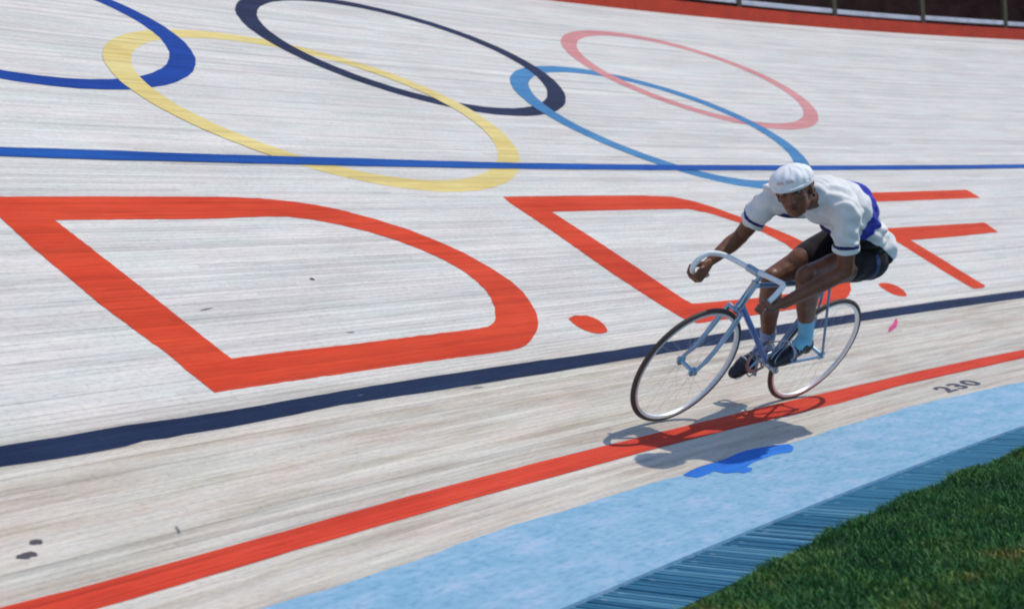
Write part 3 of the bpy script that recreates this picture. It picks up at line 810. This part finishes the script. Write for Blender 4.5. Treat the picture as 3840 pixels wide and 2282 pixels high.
def ell_bm(bm, c, r, ax=None, seg=20):
    ax = ax or (Vector((1, 0, 0)), Vector((0, 1, 0)), Vector((0, 0, 1)))
    ax = [Vector(a).normalized() for a in ax]
    ax[1] = (ax[1] - ax[0] * ax[0].dot(ax[1])).normalized(); ax[2] = ax[0].cross(ax[1])
    m_ = Matrix((ax[0] * r[0], ax[1] * r[1], ax[2] * r[2])).transposed().to_4x4(); m_.translation = Vector(c)
    bmesh.ops.create_uvsphere(bm, u_segments=seg, v_segments=seg // 2 + 2, radius=1, matrix=m_)

def chain_bm(bm, pts, rad, n=16):
    for i in range(len(pts) - 1): cap_bm(bm, pts[i], pts[i + 1], rad[i], rad[i + 1], n)

def blob(name, bm, vox, smooth, mat, parent, mats=None, mfun=None, wrinkle=None, displace=None):
    bmesh.ops.recalc_face_normals(bm, faces=bm.faces[:])
    me = bpy.data.meshes.new(name + '_raw'); bm.to_mesh(me); bm.free()
    o = bpy.data.objects.new(name + '_raw', me); COL.objects.link(o)
    md = o.modifiers.new('r', 'REMESH'); md.mode = 'VOXEL'; md.voxel_size = vox; md.use_smooth_shade = True
    if smooth:
        ms = o.modifiers.new('s', 'SMOOTH'); ms.factor = .5; ms.iterations = smooth
    bpy.context.view_layer.update()
    me2 = bpy.data.meshes.new_from_object(o.evaluated_get(bpy.context.evaluated_depsgraph_get()))
    bpy.data.objects.remove(o); bpy.data.meshes.remove(me)
    me2.name = name; me2.materials.clear()
    for m in (mats or [mat]): me2.materials.append(m)
    n_ = len(me2.vertices); co = np.empty(n_ * 3); me2.vertices.foreach_get('co', co); co = co.reshape(-1, 3)
    if displace is not None:
        no = np.empty(n_ * 3); me2.vertices.foreach_get('normal', no); no = no.reshape(-1, 3)
        co = co + no * displace(co, no)[:, None]; me2.vertices.foreach_set('co', co.ravel())
    if mfun is not None:
        cn = np.array([co[list(p.vertices)].mean(0) for p in me2.polygons])
        me2.polygons.foreach_set('material_index', mfun(cn).astype(np.int32))
    me2.polygons.foreach_set('use_smooth', [True] * len(me2.polygons)); me2.update()
    o = bpy.data.objects.new(name, me2); COL.objects.link(o)
    if parent: o.parent = parent
    return o

k = NT('tanned_brown_skin', .48, .45)
tc = k.n('TexCoord').outputs['Object']
f1 = k.noise(tc, 14, 4, .6); f2 = k.noise(tc, 120, 3, .6)
c = k.ramp(f1, [(.3, (.125, .044, .020)), (.7, (.225, .082, .036))])
c = k.mix(.5, c, k.ramp(f2, [(.3, (.8, .8, .8)), (.7, (1.1, 1.1, 1.1))]), 'MULTIPLY'); k.bump(f2, .2, .001)
k.b.inputs['Subsurface Weight'].default_value = .06; k.b.inputs['Subsurface Radius'].default_value = (.01, .004, .002)
M_SKIN = k.color(c)
def cloth(name, a, b, bump=.0012):
    k = NT(name, .85, .15); tc = k.n('TexCoord').outputs['Object']
    f1 = k.noise(tc, 18, 4, .6); f2 = k.noise(tc, 420, 2, .5)
    k.bump(k.math('ADD', f1, k.math('MULTIPLY', f2, .25)), .5, bump * 3)
    k.b.inputs['Sheen Weight'].default_value = .1
    return k.color(k.ramp(f1, [(.3, a), (.7, b)]))
M_WHITE = cloth('white_jersey_wool', (.68, .675, .66), (.76, .745, .71))
M_JBLUE = cloth('royal_blue_band_wool', (.022, .028, .33), (.03, .045, .42))
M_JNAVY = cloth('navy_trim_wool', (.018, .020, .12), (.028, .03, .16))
M_SHORT = cloth('black_shorts_wool', (.008, .007, .009), (.016, .012, .014))
M_STRIPE = cloth('grey_blue_stripe_wool', (.035, .055, .13), (.05, .08, .18))
M_SOCK = cloth('pale_blue_sock', (.16, .42, .58), (.24, .52, .66))
M_SOCK2 = cloth('greyish_blue_sock', (.20, .27, .45), (.30, .38, .55))
M_CAP = cloth('white_cap_cotton', (.76, .76, .76), (.82, .82, .80))
M_CAPP = cloth('brown_cap_print', (.60, .46, .38), (.66, .52, .44))
M_HAIR = plain('dark_hair', (.012, .009, .008), .6, .3, .3, 90)
M_EYE = plain('eye_white', (.16, .14, .13), .4, .5, .05)
M_PUP = plain('dark_iris', (.01, .007, .005), .2, .5, .05)
M_LIP = plain('dark_lip', (.12, .035, .028), .45, .4, .1)

rider = empty('person', BM.copy())
tag(rider, 'racing cyclist in a white jersey with blue band and black shorts crouched over the handlebars', 'person')

# joints
hipR, hipL = Vector((.145, -.088, .985)), Vector((.145, .092, .985))
kneeR, kneeL = Vector((.560, -.105, .745)), Vector((.640, .115, .915))
ankR, ankL = Vector((.308, -.112, .352)), Vector((.372, .112, .548))
shR, shL = Vector((.770, -.180, 1.185)), Vector((.705, .172, 1.320))
elR, elL = Vector((.765, -.245, .905)), Vector((.600, .262, 1.045))
wrR, wrL = Vector((.945, -.198, .803)), Vector((.862, .205, .836))
pel, wai, che, upc = Vector((.095, .005, 1.02)), Vector((.275, .015, 1.135)), Vector((.475, .02, 1.235)), Vector((.640, .012, 1.270))
neck = Vector((.755, .005, 1.292))
zl = Vector((.02676, -.60220, .79790))            # plumb direction seen in the rider's frame
hf = Vector((1, 0, 0)); hf = (hf - zl * hf.dot(zl)).normalized()
pt = math.radians(16)
HF = (hf * math.cos(pt) - zl * math.sin(pt)).normalized(); HU = (zl * math.cos(pt) + hf * math.sin(pt)).normalized()
yw = math.radians(26); _l = HU.cross(HF); HF = (HF * math.cos(yw) + _l * math.sin(yw)).normalized()
HU = (HU + Vector((0.06, .03, .02))).normalized(); HF = (HF - HU * HF.dot(HU)).normalized(); HL = HU.cross(HF).normalized()
HC = Vector((.915, .000, 1.322))
def H(f_, l_, u_): return HC + HF * f_ + HL * l_ + HU * u_

def lat(deg): return Vector((0, math.cos(math.radians(deg)), math.sin(math.radians(deg))))
def torso(bm, g):
    sp1 = (che - pel).normalized()
    ell_bm(bm, pel + Vector((0, 0, .008)), (.117 + g, .163 + g, .116 + g), (sp1, lat(2), (0, 0, 1)))
    ell_bm(bm, pel.lerp(wai, .55), (.13 + g, .148 + g, .108 + g), (sp1, lat(5), (0, 0, 1)))
    ell_bm(bm, wai, (.13 + g, .140 + g, .105 + g), (sp1, lat(8), (0, 0, 1)))
    ell_bm(bm, wai.lerp(che, .6), (.13 + g, .150 + g, .118 + g), (sp1, lat(12), (0, 0, 1)))
    ell_bm(bm, che, (.145 + g, .162 + g, .128 + g), ((.93, 0, .3), lat(15), (0, 0, 1)))
    ell_bm(bm, upc, (.11 + g, .165 + g, .105 + g), ((.95, 0, .2), lat(18), (0, 0, 1)))
    for s_, e_ in ((shR, -1), (shL, 1)):
        cap_bm(bm, upc.lerp(neck, .4), s_ + Vector((-.01, -e_ * .02, -.005)), .075 + g, .056 + g)
        cap_bm(bm, che + Vector((.02, e_ * .07, -.01)), s_ + Vector((-.02, -e_ * .02, -.03)), .08 + g, .052 + g)

def arm(bm, s_, e_, w_, g=0, part=1.0):
    if part >= 1:
        cap_bm(bm, s_, s_.lerp(e_, .45), .046, .045); cap_bm(bm, s_.lerp(e_, .45), e_, .047, .037)
        cap_bm(bm, e_, e_.lerp(w_, .32), .037, .041); cap_bm(bm, e_.lerp(w_, .32), w_, .041, .026)
        ell_bm(bm, s_.lerp(e_, .5), (.075, .046, .046), ((e_ - s_), (0, 1, 0), (0, 0, 1)))
    else:
        q = s_.lerp(e_, part)
        cap_bm(bm, s_, q, .058 + g, .055 + g)

def leg(bm, h_, k_, a_):
    cap_bm(bm, h_, h_.lerp(k_, .5), .094, .079); cap_bm(bm, h_.lerp(k_, .5), k_, .079, .055)
    ell_bm(bm, h_.lerp(k_, .55) + Vector((.02, 0, .015)), (.13, .066, .066), ((k_ - h_), (0, 1, 0), (0, 0, 1)))
    ell_bm(bm, k_ + Vector((.006, 0, .004)), (.054, .050, .056))
    d = (a_ - k_)
    cap_bm(bm, k_, k_.lerp(a_, .34), .051, .058); cap_bm(bm, k_.lerp(a_, .34), k_.lerp(a_, .74), .058, .042); cap_bm(bm, k_.lerp(a_, .74), a_, .042, .034)
    bk = Vector((-1, 0, .2)); bk = (bk - d.normalized() * bk.dot(d.normalized())).normalized()
    ell_bm(bm, k_.lerp(a_, .30) + bk * .020, (.115, .047, .043), (d, (0, 1, 0), (0, 0, 1)))

def hand(bm, w_, g, axis, side, r=.0135):
    """grip the bar at g whose local direction is axis; w_ = wrist"""
    a = Vector(axis).normalized(); p = (g - w_); p = (p - a * p.dot(a)).normalized()      # from wrist side towards bar
    q = a.cross(p).normalized() * side                                                  # outer side
    fr = .0088
    spread = [-.031, -.0105, .010, .0285]; ln = [1.0, 1.08, 1.02, .85]
    def at(ang, rad, off): return g + a * off + (-p * math.cos(ang) + q * math.sin(ang)) * rad
    for off, L_ in zip(spread, ln):
        angs = [math.radians(x_) for x_ in (55, 105, 165, 215 + 20 * L_)]
        pts = [at(angs[0], r + .022, off), at(angs[1], r + .016, off), at(angs[2], r + .0105, off), at(angs[3], r + .0085, off)]
        chain_bm(bm, pts, [fr * 1.12, fr * 1.05, fr * .98, fr * .82], 10)
        cap_bm(bm, w_.lerp(pts[0], .12), pts[0], .017, .0118, 10)
    ell_bm(bm, w_.lerp(at(math.radians(40), r + .02, 0), .6), ((at(math.radians(40), r + .02, 0) - w_).length * .5, .036, .018), ((at(math.radians(40), r + .02, 0) - w_), a, q), 14)
    # thumb leaves the inner side of the palm and closes the other way round
    b_ = w_.lerp(g, .45) - a * .026 - q * .006
    chain_bm(bm, [b_, at(math.radians(-50), r + .018, -.030), at(math.radians(-110), r + .011, -.020), at(math.radians(-165), r + .0095, -.006)], [.0135, .0118, .0105, .0088], 10)
    cap_bm(bm, w_, w_.lerp(g, .3), .024, .021)

gL, aL = Vector((.968, .19, .806)), Vector((.35, .02, -.93))
gR, aR = Vector((1.066, -.19, .748)), Vector((-.62, 0, -.72))
gR = Vector((1.040, -.19, .733)); aR = Vector((-.85, 0, -.45))
wrR = Vector((.948, -.205, .803))

bm = bmesh.new()
torso(bm, -.012)
arm(bm, shR, elR, wrR); arm(bm, shL, elL, wrL)
leg(bm, hipR, kneeR, ankR); leg(bm, hipL, kneeL, ankL)
hand(bm, wrL, gL, aL, 1); hand(bm, wrR, gR, aR, -1)
for a_, he, to in ((ankL, (.315, .115, .500), (.545, .122, .425)), (ankR, (.245, -.115, .310), (.43, -.122, .145))):
    cap_bm(bm, a_, Vector(he).lerp(Vector(to), .15), .031, .018); cap_bm(bm, a_, Vector(he).lerp(Vector(to), .45), .027, .016); cap_bm(bm, Vector(he).lerp(Vector(to), .15), Vector(he).lerp(Vector(to), .7), .018, .014)
# neck and head
cap_bm(bm, neck + Vector((-.03, 0, -.01)), H(-.03, 0, -.05), .062, .054)
ell_bm(bm, H(-.010, 0, .022), (.100, .077, .080), (HF, HL, HU), 28)
ell_bm(bm, H(.030, 0, -.035), (.062, .060, .078), (HF, HL, HU), 24)
ell_bm(bm, H(.048, 0, -.092), (.032, .034, .026), (HF, HL, HU), 18)
cap_bm(bm, H(-.02, .054, -.05), H(.045, .026, -.092), .022, .017); cap_bm(bm, H(-.02, -.054, -.05), H(.045, -.026, -.092), .022, .017)
cap_bm(bm, H(.083, 0, .012), H(.112, 0, -.030), .009, .0125, 12); ell_bm(bm, H(.103, 0, -.037), (.014, .019, .011), (HF, HL, HU), 14)
cap_bm(bm, H(.078, .036, .020), H(.089, .008, .018), .010, .009); cap_bm(bm, H(.078, -.036, .020), H(.089, -.008, .018), .010, .009)
ell_bm(bm, H(.060, .040, -.022), (.026, .022, .020), (HF, HL, HU), 14); ell_bm(bm, H(.060, -.040, -.022), (.026, .022, .020), (HF, HL, HU), 14)
cap_bm(bm, H(.086, -.016, -.060), H(.086, .016, -.060), .009, .009, 10)
for sd in (-1, 1):
    ell_bm(bm, H(-.012, sd * .080, -.010), (.018, .008, .031), (HF + HL * sd * -.3, HL, HU), 14)
def skin_disp(co, no): return .0006 * np.sin(co[:, 0] * 90) * np.sin(co[:, 2] * 110)
blob('body', bm, .0042, 3, M_SKIN, rider, displace=skin_disp)

# eyes, mouth, hair
for sd in (-1, 1):
    bm = bmesh.new(); ell_bm(bm, H(.079, sd * .030, .003), (.0125, .0135, .0095), (HF, HL, HU), 14); e_ = fin('eye', bm, M_EYE, rider)
    bm = bmesh.new(); ell_bm(bm, H(.0895, sd * .030, .003), (.0028, .0058, .0058), (HF, HL, HU), 10); fin('iris', bm, M_PUP, e_)
    bm = bmesh.new(); chain_bm(bm, [H(.090, sd * .014, .021), H(.090, sd * .030, .026), H(.078, sd * .048, .021)], [.0035, .004, .003], 8); fin('eyebrow', bm, M_HAIR, rider)
bm = bmesh.new(); chain_bm(bm, [H(.086, -.022, -.061), H(.097, -.008, -.056), H(.097, .008, -.056), H(.086, .022, -.061)], [.0035, .005, .005, .0035], 8)
chain_bm(bm, [H(.085, -.018, -.066), H(.096, 0, -.069), H(.085, .018, -.066)], [.004, .0065, .004], 8); fin('lips', bm, M_LIP, rider)
bm = bmesh.new()
ell_bm(bm, H(-.045, 0, -.005), (.074, .081, .062), (HF, HL, HU), 20)
for i in range(46):
    a = rnd.uniform(-1.9, 1.9); cc = H(-.045 - .066 * math.cos(a), .078 * math.sin(a), rnd.uniform(-.055, .03)); ell_bm(bm, cc, (.013, .013, .011), (HF, HL, HU), 8)
blob('hair', bm, .004, 1, M_HAIR, rider)

# cap: gathered dome, band and short peak
bm = bmesh.new()
NU, NV = 64, 16; rg = []
for j in range(NV + 1):
    e_ = math.radians(2 + 88 * j / NV) if j < NV else math.radians(90)
    row = []
    for i in range(NU):
        a = 2 * math.pi * i / NU
        seam = abs(((a / (2 * math.pi) * 6) % 1) - .5) * 2          # 6 panels
        puff = 1 + .02 * (1 - seam ** 6) * math.cos(e_) + .05 * math.sin(2 * e_)
        fold = .0025 * math.sin(a * 9 + 3 * e_) * math.sin(2 * e_) + .003 * math.sin(a * 17 - 5 * e_) * math.cos(e_)
        row.append(bm.verts.new(H(-.008 + (.114 * puff + fold) * math.cos(e_) * math.cos(a), (.098 * puff + fold) * math.cos(e_) * math.sin(a), .036 + (.070 + fold * .6) * math.sin(e_) * (1 + .02 * puff))))
    rg.append(row)
for j in range(NV):
    for i in range(NU): bm.faces.new((rg[j][i], rg[j][(i + 1) % NU], rg[j + 1][(i + 1) % NU], rg[j + 1][i]))
for i in range(NU):
    pass
bmesh.ops.remove_doubles(bm, verts=bm.verts[:], dist=.0004)
cap = fin('cap', bm, M_CAP, rider)
ring_ = []
for i in range(60):
    a = 2 * math.pi * i / 60; ring_.append(H(-.008 + .106 * math.cos(a), .088 * math.sin(a), .034 - .004 * math.cos(a)))
bm = bmesh.new()
for dz, rr_ in ((.012, .0105), (0, .0115), (-.010, .0095)):
    tube_bm(bm, [p_ + HU * dz for p_ in ring_], rr_, 8, closed=True)
fin('cap_band', bm, M_CAP, cap)
bm = bmesh.new(); rg = []
for j in range(7):
    row = []
    for i in range(17):
        a = math.radians(-58 + 116 * i / 16); ext = .022 * math.sin(math.pi * (i + .5) / 17) ** .6 * j / 6
        row.append((a, ext))
    rg.append(row)
top = [[bm.verts.new(H(-.008 + (.110 + ext) * math.cos(a), (.092 + ext * .5) * math.sin(a), .030 - ext * .25 + .0025)) for a, ext in row] for row in rg]
bot = [[bm.verts.new(H(-.008 + (.110 + ext) * math.cos(a), (.092 + ext * .5) * math.sin(a), .030 - ext * .25 - .0025)) for a, ext in row] for row in rg]
for j in range(6):
    for i in range(16):
        bm.faces.new((top[j][i], top[j][i + 1], top[j + 1][i + 1], top[j + 1][i])); bm.faces.new((bot[j][i], bot[j + 1][i], bot[j + 1][i + 1], bot[j][i + 1]))
for i in range(16): bm.faces.new((top[6][i], top[6][i + 1], bot[6][i + 1], bot[6][i]))
fin('cap_peak', bm, M_CAP, cap)
bm = bmesh.new()
def dome(a, e_, o_=.0035):
    return H(-.008 + (.119 + o_) * math.cos(e_) * math.cos(a), (.103 + o_) * math.cos(e_) * math.sin(a), .036 + (.073 + o_) * math.sin(e_))
for a0_, a1_ in ((-.50, -.16), (-.02, .30)):
    vs = [[bm.verts.new(dome(a0_ + (a1_ - a0_) * i / 6, .24 + .16 * j / 2 + .03 * math.sin(i * 1.9))) for i in range(7)] for j in range(3)]
    for j in range(2):
        for i in range(6): bm.faces.new((vs[j][i], vs[j][i + 1], vs[j + 1][i + 1], vs[j + 1][i]))
fin('cap_print', bm, M_CAPP, cap)

# jersey
bm = bmesh.new(); torso(bm, .004)
SL = .60
hemR, hemL = shR.lerp(elR, SL), shL.lerp(elL, SL)
arm(bm, shR, elR, wrR, .005, SL - .06); arm(bm, shL, elL, wrL, .004, SL - .06)
cap_bm(bm, upc.lerp(neck, .5), neck + Vector((-.012, 0, .0)), .082, .074)
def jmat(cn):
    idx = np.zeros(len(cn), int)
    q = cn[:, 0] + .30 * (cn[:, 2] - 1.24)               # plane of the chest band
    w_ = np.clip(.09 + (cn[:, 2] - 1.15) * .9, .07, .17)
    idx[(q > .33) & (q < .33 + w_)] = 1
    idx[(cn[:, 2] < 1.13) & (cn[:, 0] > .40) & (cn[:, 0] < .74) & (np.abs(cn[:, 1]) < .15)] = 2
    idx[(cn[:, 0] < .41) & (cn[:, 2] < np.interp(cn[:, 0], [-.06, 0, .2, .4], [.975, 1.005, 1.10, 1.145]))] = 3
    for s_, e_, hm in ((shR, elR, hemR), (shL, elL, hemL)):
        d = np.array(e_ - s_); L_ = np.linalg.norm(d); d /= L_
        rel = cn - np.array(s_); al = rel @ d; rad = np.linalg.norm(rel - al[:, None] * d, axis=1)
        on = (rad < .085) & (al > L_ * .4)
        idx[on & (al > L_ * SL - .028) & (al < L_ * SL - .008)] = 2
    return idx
def jdisp(co, no):
    x, y, z = co[:, 0], co[:, 1], co[:, 2]
    w = .0035 * np.sin(38 * x + 22 * y + 9 * np.sin(13 * z)) * np.clip((z - .9) * 3, 0, 1)
    w += .0025 * np.sin(61 * y - 40 * z + 5 * np.sin(17 * x)); w += .002 * np.sin(85 * z + 30 * x)
    w += .004 * np.sin(24 * (x + z) + 6 * np.sin(9 * y)) * (z < 1.2)
    return 1.6 * w + .001
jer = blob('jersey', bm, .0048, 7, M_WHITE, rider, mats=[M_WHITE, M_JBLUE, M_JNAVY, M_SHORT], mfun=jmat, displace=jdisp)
# shorts
bm = bmesh.new()
sp1 = (che - pel).normalized()
ell_bm(bm, pel + Vector((.012, 0, -.022)), (.120, .164, .118), (sp1, lat(2), (0, 0, 1)))
for h_, k_ in ((hipR, kneeR), (hipL, kneeL)):
    fe = .50 if h_.y < 0 else .34
    q = h_.lerp(k_, fe)
    cap_bm(bm, h_, q, .102, .088)
    ell_bm(bm, h_.lerp(k_, fe) + Vector((.01, 0, .012)), (.11, .079, .077), ((k_ - h_), (0, 1, 0), (0, 0, 1)))
def smat(cn):
    idx = np.zeros(len(cn), int)
    for sg, h_, k_ in ((1, hipL, kneeL), (-1, hipR, kneeR)):
        d = np.array((k_ - h_).normalized()); rel = cn - np.array(h_); al = rel @ d; per = rel - al[:, None] * d
        up = np.array(Vector((0, 0, 1)).cross(Vector(d))); up = np.cross(d, up); up /= np.linalg.norm(up)
        hgt = -(per @ up) if False else per @ up
        idx[(np.abs(al - .055) < .013) & (cn[:, 1] * sg > .12)] = 1
    return idx
def sdisp(co, no): return .0015 * np.sin(60 * co[:, 0] + 40 * co[:, 2]) + .0015
blob('shorts', bm, .006, 4, M_SHORT, rider, mats=[M_SHORT, M_STRIPE], mfun=smat, displace=sdisp)
# jersey tail over the hips
# sleeve hems
for s_, e_, g in ((shR, elR, .0585), (shL, elL, .0605)):
    d = (e_ - s_).normalized(); c_ = s_ + (e_ - s_) * SL
    u, v, w = frame_from(d)
    bm = bmesh.new(); n_ = 32; rg = []
    for h_, r_ in ((-.010, g + .001), (-.006, g + .004), (.010, g + .004), (.014, g + .001), (.008, g - .006)):
        rg.append([bm.verts.new(c_ + w * h_ + (u * math.cos(a) + v * math.sin(a)) * (r_ + .0012 * math.sin(5 * a))) for a in [2 * math.pi * k_ / n_ for k_ in range(n_)]])
    for i in range(4):
        for k_ in range(n_): bm.faces.new((rg[i][k_], rg[i][(k_ + 1) % n_], rg[i + 1][(k_ + 1) % n_], rg[i + 1][k_]))
    fin('cuff', bm, M_WHITE, jer)
# socks and shoes
for a_, k_, he, to, ms, top in ((ankL, kneeL, (.300, .115, .490), (.560, .124, .405), M_SOCK, .36), (ankR, kneeR, (.235, -.115, .300), (.442, -.124, .125), M_SOCK2, .13)):
    bm = bmesh.new()
    q = a_.lerp(k_, top)
    heV, toV = Vector(he), Vector(to)
    cap_bm(bm, heV.lerp(toV, .14) + Vector((0, 0, .01)), a_, .034, .039)
    cap_bm(bm, a_, a_.lerp(k_, top * .5), .039, .042); cap_bm(bm, a_.lerp(k_, top * .5), q, .042, .045)
    cap_bm(bm, a_, heV.lerp(toV, .45), .036, .032)
    blob('sock', bm, .0045, 2, ms, rider)
    f_, l_, u_ = foot_axes(he, to)
    bm = bmesh.new()
    ell_bm(bm, heV.lerp(toV, .12) + u_ * .004, (0.049, 0.039, 0.040), (f_, l_, u_))
    ell_bm(bm, heV.lerp(toV, .38) + u_ * .004, (0.081, 0.038, 0.040), (f_, l_, u_))
    ell_bm(bm, heV.lerp(toV, .66) - u_ * .002, (0.078, 0.052, 0.034), (f_, l_, u_))
    ell_bm(bm, heV.lerp(toV, .86) - u_ * .006, (0.056, 0.040, 0.025), (f_, l_, u_))
    cap_bm(bm, heV.lerp(toV, .10) + u_ * .02, heV.lerp(toV, .30) + u_ * .028, .034, .033)
    sh_ = blob('shoe', bm, .0045, 2, M_BLK, rider)
    bm = bmesh.new()
    for t_, w_, h_ in ((.34, .036, .038), (.42, .038, .036), (.50, .041, .033)):
        c_ = heV.lerp(toV, t_) + u_ * .006
        pts = [c_ + l_ * (w_ * math.cos(a)) + u_ * (h_ * math.sin(a)) for a in [math.pi * i / 10 for i in range(1, 10)]]
        tube_bm(bm, pts, .0022, 6)
    fin('lace', bm, M_STRAP, sh_)
    bm = bmesh.new()
    for i in range(1):
        ell_bm(bm, heV.lerp(toV, .62) - u_ * .030, (.085, .038, .006), (f_, l_, u_)); ell_bm(bm, heV.lerp(toV, .10) - u_ * .031, (.034, .028, .008), (f_, l_, u_))
    fin('sole', bm, M_BLK, sh_)
